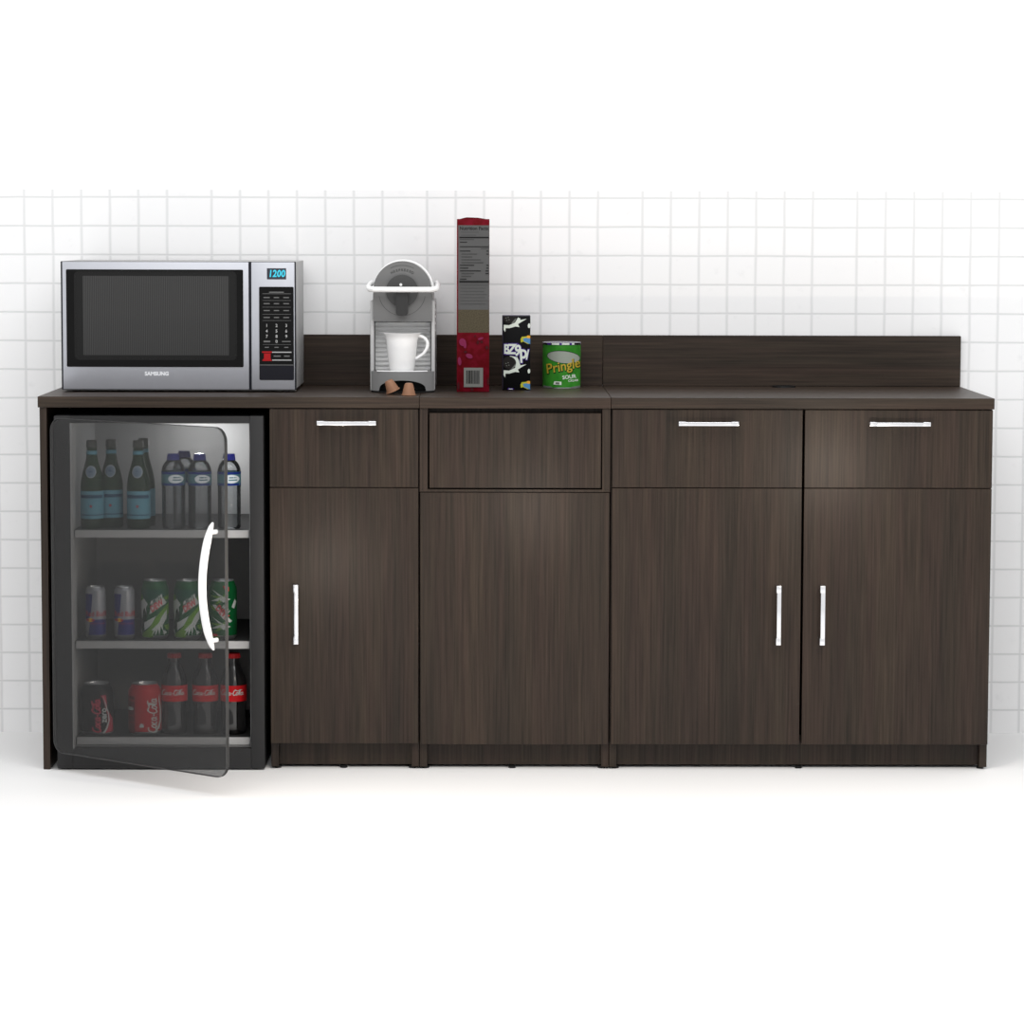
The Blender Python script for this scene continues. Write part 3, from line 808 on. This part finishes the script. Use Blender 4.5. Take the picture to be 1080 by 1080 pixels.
# front skirt with an oval opening: build the curved sheet and cut cells inside the oval
def skirt(mb, x0, x1, z0, z1, nx=56, nz=22):
    ox, oz, rx, rz = xm + .001, CZ(408.6), .0570, .0200
    g = {}
    def yy(x): return CY - .006 - .052 * sin(pi * (x - x0) / (x1 - x0)) ** .8
    top = []; 
    cols = nx
    for side in (0, 1):
        for i in range(cols + 1):
            x = x0 + (x1 - x0) * i / cols
            inside = abs((x - ox) / rx) < 1
            zz = rz * sqrt(max(0, 1 - ((x - ox) / rx) ** 2)) if inside else 0
            zo = oz + zz if inside else z0
            zo = max(zo, z0)
            g[(side, i)] = (x, yy(x), zo)
    for i in range(cols):
        a_, b_ = g[(0, i)], g[(0, i + 1)]
        vs = [mb.bm.verts.new(a_), mb.bm.verts.new(b_), mb.bm.verts.new((b_[0], b_[1], z1)), mb.bm.verts.new((a_[0], a_[1], z1))]
        mb.face(vs, True)
        vs = [mb.bm.verts.new(a_), mb.bm.verts.new(b_), mb.bm.verts.new((b_[0], b_[1] + .006, b_[2])), mb.bm.verts.new((a_[0], a_[1] + .006, a_[2]))]
        mb.face(vs, True)
        vs = [mb.bm.verts.new((a_[0], a_[1], z1)), mb.bm.verts.new((b_[0], b_[1], z1)), mb.bm.verts.new((b_[0], CY + .05, z1)), mb.bm.verts.new((a_[0], CY + .05, z1))]
        mb.face(vs)
    bmesh.ops.remove_doubles(mb.bm, verts=mb.bm.verts[:], dist=.0002)
skirt(mb, tx0, tx1, H + .004, tz)
mb.build('drip_tray', mat('tray_grey', (150, 150, 150), .4), cm)
mb = MB()
mb.bm.verts.ensure_lookup_table()
ou = [(tx0 + (tx1 - tx0) * k / 24, CY - .008 - .050 * sin(pi * k / 24) ** .8) for k in range(25)] + [(tx1, CY + .02), (tx0, CY + .02)]
for zz in ((H + .0005, H + .0045),):
    A = [mb.bm.verts.new((x, y, zz[0])) for x, y in ou]; B = [mb.bm.verts.new((x, y, zz[1])) for x, y in ou]
    mb.face(A); mb.face(B[::-1])
    for i in range(len(ou)): j = (i + 1) % len(ou); mb.face([A[i], B[i], B[j], A[j]])
mb.build('base_plate', BLACK, cm)
MB().box(xl + .012, xr - .012, CY + .001, CY + .006, H + .004, tz - .004).build('recess_back', BLACK, cm)
MB().tube([(CX(398), CY - .030, tz + .001), (xm, CY - .049, tz + .001), (CX(451), CY - .030, tz + .001)], .0016, 8).build('tray_rim', WHITE, cm)

# cup on the tray
cupc = Vector((CX(424.3), CY - .008, tz + .0008))
CUPW = mat('white_porcelain', (244, 244, 244), .25)
cu = thing('coffee_cup', 'white porcelain cup with side handle on the drip tray of the coffee machine', 'cup', cupc)
ch = CZ(351.5) - tz; rb = .0335; rt = .0425
cc = cupc + Vector((-.0008, -.001, 0))
sc_ = .95
MB().lathe([(0, .003), (rb * .8, .001), (rb * .84, 0), (rb * .90, .001), (rb * .96, .008), (rt * .93, ch * .82), (rt, ch * .93), (rt * 1.12, ch), (rt * 1.09, ch + .0006), (rt * .95, ch * .93), (rt * .88, ch * .8), (rb * .86, .012), (0, .008)], cc, 44).build('cup_body', CUPW, cu)
hp = []
for k in range(15):
    t = math.radians(118 - 218 * k / 14)
    hp.append((cc.x + rt * .86 + .004 + .0225 * cos(t) * 1.05, cc.y, cc.z + ch * .70 + .021 * sin(t) - (.012 * max(0, k - 9) / 5)))
hp[0] = (cc.x + rt * .90, cc.y, hp[0][2]); hp[-1] = (cc.x + rb * .98, cc.y, hp[-1][2] - .004)
MB().tube(hp, .0042, 10).build('cup_handle', CUPW, cu)

# two coffee capsules
COP = mat('copper_capsule', (172, 126, 98), .45, .1)
def capsule(name_label, loc, rx, ry, rz):
    mb = MB()
    mb.lathe([(0, 0), (.0172, 0), (.0176, .0008), (.0172, .0016), (.0155, .002), (.0145, .006), (.0105, .024), (.0085, .0275), (.004, .0285), (0, .0283)], (0, 0, 0), 32)
    mtx = Matrix.Rotation(rz, 4, 'Z') @ Matrix.Rotation(ry, 4, 'Y') @ Matrix.Rotation(rx, 4, 'X')
    mb.bm.transform(mtx @ Matrix.Scale(1.06, 4))
    mz = min(v.co.z for v in mb.bm.verts)
    for v in mb.bm.verts: v.co.z -= mz
    o = mb.build('coffee_capsule', COP); o.location = loc
    return tag(o, name_label, 'capsule', 'coffee capsules at the foot of the coffee machine')
capsule('upright copper coffee capsule in front of the coffee machine', (at(431.2, 410, .09)[0], .088, H + .0004), 0, 0, 0)
capsule('tilted copper coffee capsule lying in the oval opening of the coffee machine', (at(414.5, 410, .11)[0], .130, H + .0004), 0, -.42, .2)

# ------------------------------------------------------------------ cereal box, carton, crisps
BY = .245
bx0, bz1 = at(481.9, 231, BY); bx1, _ = at(516.1, 320, BY)
CRED = blotch_mat('red_card', (108, 5, 18), (124, 12, 34), 60, .4, .62)
cb_ = thing('cereal_box', 'tall red cardboard box showing its grey nutrition panel, on the middle worktop', 'box', ((bx0 + bx1) / 2, BY + .09, H))
def BX(px): return at(px, 320, BY)[0]
def BZ(py): return at(499, py, BY)[1]
MB().box(bx0, bx1, BY, BY + .19, H + .0004, BZ(231), .001).build('carton', CRED, cb_)
mb = MB(); mb.prism([(BX(484), BZ(231.2)), (BX(514), BZ(231.2)), (BX(504), BZ(229.6)), (BX(492), BZ(229.2))], BY + .004, BY + .18); mb.build('top_flap', CRED, cb_)
PGR = mat('nutrition_grey', (94, 94, 94), .7); PBK = mat('print_black', (26, 26, 26), .7); PDG = mat('print_dark_grey', (70, 70, 70), .7)
TAN = blotch_mat('tan_speckle', (82, 75, 60), (102, 94, 76), 420, .35, .65)
a = Art()
def rc(x0, x1, y0, y1, m): a.poly([(BX(x0), BZ(y1)), (BX(x1), BZ(y1)), (BX(x1), BZ(y0)), (BX(x0), BZ(y0))], m)
rc(483.2, 515.9, 237.6, 326.6, PGR)
rc(483.2, 515.9, 326.6, 350.8, TAN)
a.text('Nutrition Facts', PBK, BX(499.7), BZ(241), .0118, bold=.0003, sx=.98)
for y, x1 in ((244.6, 505), (247.8, 502)): rc(486, x1, y, y + .6, PDG)
rc(484.4, 515.6, 249.7, 251.3, PBK)
for y, x0, x1, xr0, m in ((252.6, 485, 500, 0, PDG), (255.4, 485, 492.5, 0, PBK), (260.2, 485, 515.5, 0, PBK), (262, 507, 515, 0, PDG),
        (264.8, 485, 496, 513, PBK), (268, 486.5, 503, 513, PDG), (271, 486.5, 498, 0, PDG), (274, 486.5, 507, 0, PDG), (277, 486.5, 510, 0, PDG),
        (279.8, 485, 500, 513, PBK), (282.8, 485, 494, 513, PBK), (285.7, 485, 507, 512, PBK), (288.5, 486.5, 500, 512, PDG), (291.5, 486.5, 497, 0, PDG), (294.4, 485, 492, 0, PBK)):
    rc(x0, x1, y - .45, y + .45, m)
    if xr0: rc(xr0, 515.3, y - .5, y + .5, PBK)
rc(484.4, 515.6, 296.2, 298, PBK)
for k in range(7):
    y = 300.5 + 3.3 * k; rc(485, 514.6 - (k * 7 % 5), y, y + .35, PDG)
# blossoms and barcode on the red base
PKM = mat('print_pink', (136, 34, 78), .7); DRK = mat('print_maroon', (70, 4, 14), .7)
for cx, cy, rx, ry, ro in ((488, 361, 3.6, 4.2, .4), (490.5, 364, 1.6, 3.4, 0), (495, 375.5, 3.8, 2.4, -.4), (484.8, 381, 1.8, 4.4, .1), (507, 357, 3, 1.2, .3)):
    a.poly([(BX(cx + u), BZ(cy - v)) for u, v in ell(0, 0, rx, ry, ro)], PKM)
for cx, cy, rx, ry in ((504, 361, 1.2, 2.0), (508, 360.5, 1.6, 1.2), (513.6, 366.5, 1.5, 1.8), (491, 371, 1.6, 1.2), (515, 402, 1.0, 4), (483.6, 407, 1.2, 4), (498, 410.5, 1.6, 1.6), (501, 354.5, 1, .8)):
    a.poly([(BX(cx + u), BZ(cy - v)) for u, v in ell(0, 0, rx, ry)], DRK)
rc(489.3, 509.6, 387.8, 408.2, mat('barcode_card', (132, 132, 128), .7))
x = 491.8; ws = (.9, .4, .4, 1.3, .5, .9, .4, .5, 1.1, .4, .6, .9, .4, .5)
for i, w_ in enumerate(ws):
    rc(x, x + w_, 390.6, 404.6, PBK if i < 6 else PDG); x += w_ + (.35, .5, .25)[i % 3]
a.build('printed_front', cb_, flat(BY))

AY = .328
def AX(x): return at(525 + x / 12.7, 370, AY)[0]
def AZ(y): return at(545, 330 + y / 12.7, AY)[1]
AB = mat('carton_black', (6, 6, 8), .5, spec=.12); PUR = mat('print_purple', (70, 30, 140), .5); CREAM = mat('print_cream', (208, 216, 206), .5)
GREY = mat('print_grey', (126, 130, 124), .5); BIS = mat('print_biscuit', (34, 30, 28), .6); LBL = mat('print_sky_blue', (96, 160, 214), .5); ORG = mat('print_orange', (226, 160, 50), .5); YLW = mat('print_yellow', (206, 204, 60), .5)
ca = thing('snack_carton', 'small black carton with white lettering and biscuit print, between red box and green can', 'carton', ((AX(62) + AX(435)) / 2, AY + .035, H))
MB().box(AX(60), AX(436), AY, AY + .07, H + .0004, AZ(40), .001).build('carton', AB, ca)
MB().box(AX(64), AX(430), AY + .001, AY + .069, AZ(40) - .0005, AZ(36)).build('top_flap', mat('carton_lilac_edge', (120, 118, 132), .5), ca)
a = Art()
def ap(pts, m): a.poly([(AX(x), AZ(y)) for x, y in pts], m)
ap([(62, 44), (70, 44), (70, 1020), (62, 1020)], mat('carton_side_strip', (52, 46, 66), .5))
for oy in (0, 608):
    ap([(80, 160 + oy), (150, 165 + oy), (230, 130 + oy), (270, 62 + oy), (300, 75 + oy), (300, 95 + oy), (385, 80 + oy), (330, 112 + oy), (270, 150 + oy), (290, 190 + oy), (235, 182 + oy), (160, 205 + oy), (105, 205 + oy), (100, 258 + oy), (78, 225 + oy)], CREAM)
    if oy: ap([(160, 575), (260, 590), (285, 640), (300, 700), (180, 740), (200, 640)], CREAM)
    y0 = -30 if oy == 0 else 0
    ap([(max(74, x), max(52, y)) for x, y in ell(155, 60 + oy + y0 * .2, 92, 84, .3)], BIS)
    ap([(180, 140 + oy), (232, 80 + oy), (246, 66 + oy), (236, 105 + oy), (205, 140 + oy)], GREY)
    for dx, dy in ((110, 70), (140, 60), (120, 100), (150, 92)): ap(ell(dx, dy + oy, 9, 6), GREY)
    ap(ell(418, 172 + oy, 17, 32), CREAM)
    b = 360 + oy
    ap([(305, b - 10), (322, b - 40), (380, b - 45), (400, b - 58), (434, b - 55), (434, b + 50), (400, b + 55), (340, b + 25), (310, b + 35)], YLW)
    ap([(385, b - 42), (400, b - 58), (434, b - 55), (434, b - 20), (395, b - 22)], ORG)
    ap([(338, b - 15), (372, b - 25), (434, b - 18), (434, b + 58), (350, b + 22)], LBL)
for ch_, x, y, s_, sh, wx in (('B', 118, 490, .0290, 0, .75), ('Z', 180, 492, .0310, .1, .95), ('9', 262, 510, .0340, .1, .85), ('p', 345, 530, .0420, -.05, .85), ('/', 398, 565, .0300, 0, .7)):
    a.text(ch_, PUR, AX(x), AZ(y), s_ * 1.12, bold=.0032, shear=sh, sx=wx)
for ch_, x, y, s_, sh, wx in (('B', 118, 490, .0290, 0, .75), ('Z', 180, 492, .0310, .1, .95), ('9', 262, 510, .0340, .1, .85), ('p', 345, 530, .0420, -.05, .85), ('/', 398, 565, .0300, 0, .7)):
    a.text(ch_, CREAM, AX(x), AZ(y), s_ * 1.12, bold=.0012, shear=sh, sx=wx)
ap([(140, 1005), (210, 1010), (215, 1026), (130, 1026)], PUR); ap([(150, 1014), (200, 1016), (200, 1024), (150, 1024)], CREAM)
a.build('printed_front', ca, flat(AY))

PY = .468; px_, _ = at(592.4, 385, PY); PR = .0487
pc = Vector((px_, PY, H + .0004)); ph = at(592, 361.5, PY - PR)[1] - H
pg = thing('crisps_can', 'short green cylindrical crisps can with yellow lettering on the middle worktop', 'can', pc)
PGREEN = blotch_mat('can_leaf_green', (58, 150, 46), (72, 164, 56), 40, .4, .6, .45)
MB().lathe([(0, .001), (PR * .96, 0), (PR, .001), (PR, ph - .007), (0, ph - .007)], pc, 56).build('can_body', PGREEN, pg)
MB().lathe([(PR, ph - .0068), (PR + .0008, ph - .006), (PR + .0008, ph - .001), (PR - .001, ph), (PR - .004, ph - .001), (0, ph - .0015)], pc, 56).build('lid', mat('glossy_lid', (150, 148, 160), .2, .5), pg)
MB().lathe([(PR + .0004, 0), (PR + .0005, .0022)], pc, 56).build('base_rim', ALU, pg)
K = 18 * 412.
def pp(pts): return [((x - 437) / K, (990 - y) / K - .001) for x, y in pts]
GOLD = mat('print_gold', (214, 184, 60), .5); DGR = mat('print_deep_green', (20, 60, 24), .5)
a = Art()
for x0, x1, m in ((80, 240, AB), (160, 225, PUR), (240, 380, CREAM), (385, 430, PUR), (430, 570, CREAM), (575, 620, PUR), (620, 665, CREAM), (670, 780, AB)):
    a.poly([((x0 - 437) / K, ph - .0058), ((x1 - 437) / K, ph - .0058), ((x1 - 437) / K, ph - .0015), ((x0 - 437) / K, ph - .0015)], m)
a.build('lid_painted_reflection', pg, drum(pc, PR + .0009), .004)  # carton colours painted on the lid rim as a reflection
a = Art()
a.poly(pp(ell(468, 390, 322, 124, .10)), DGR)
a.poly(pp(ell(468, 392, 312, 112, .10)), mat('print_pale_badge', (176, 184, 172), .5))
a.text('Pringles', DGR, -.0408, (990 - 650) / K, .0350, rot=.20, shear=.1, bold=.0016, sx=.93, align='LEFT')
a.text('Pringles', GOLD, -.0416, (990 - 640) / K, .0350, rot=.20, shear=.1, bold=.0004, sx=.93, align='LEFT')
a.text('SOUR', CREAM, .018, (990 - 775) / K, .0135, rot=.10, bold=.0003)
a.text('CREAM', CREAM, .0285, (990 - 845) / K, .0080, rot=.06, bold=.0001)
a.poly(pp([(275, 912), (425, 918), (425, 855), (290, 850)]), CREAM); a.poly(pp([(312, 905), (390, 908), (390, 868), (318, 866)]), GREY)
a.poly(pp([(90, 975), (250, 978), (240, 950), (90, 935)]), GREY); a.poly(pp([(600, 980), (780, 975), (780, 935), (620, 955)]), GREY)
a.build('printed_wrap', pg, drum(pc, PR), .004)

# ------------------------------------------------------------------ light
w = bpy.data.worlds.new('world'); scn.world = w; w.use_nodes = True
w.node_tree.nodes['Background'].inputs['Color'].default_value = (1, 1, 1, 1)
w.node_tree.nodes['Background'].inputs['Strength'].default_value = .92
def area(name, loc, tgt, sx, sy, e):
    l = bpy.data.lights.new(name, 'AREA'); l.shape = 'RECTANGLE'; l.size = sx; l.size_y = sy; l.energy = e
    o = bpy.data.objects.new(name, l); COL.objects.link(o); o.location = loc
    o.rotation_euler = (Vector(tgt) - Vector(loc)).to_track_quat('-Z', 'Y').to_euler(); return o
area('overhead_fill_light', (1.15, -2.6, 3.6), (1.15, -.4, .2), 4.2, 2.2, 88)  # unseen area light added overhead to brighten floor and wall
def pt(name, loc, e, r=0, c=(1, .86, .72)):
    l = bpy.data.lights.new(name, 'POINT'); l.energy = e; l.shadow_soft_size = r; l.color = c
    o = bpy.data.objects.new(name, l); COL.objects.link(o); o.location = loc
pt('door_highlight_fill', (1.965, -.5, .711), 4.0)  # three unseen point lights added for the door highlights, no lamp stands here
pt('door_highlight_fill', (1.203, -.5, .61), 2.2)
pt('door_highlight_fill', (.672, -.5, .46), 2.4)
pt('fridge_lamp', (.36, .34, .79), 1.05, .008, (1, 1, 1))

scn.view_settings.view_transform = 'Standard'; scn.view_settings.look = 'None'
scn.view_settings.gamma = 1; scn.view_settings.exposure = 0; scn.view_settings.use_curve_mapping = False
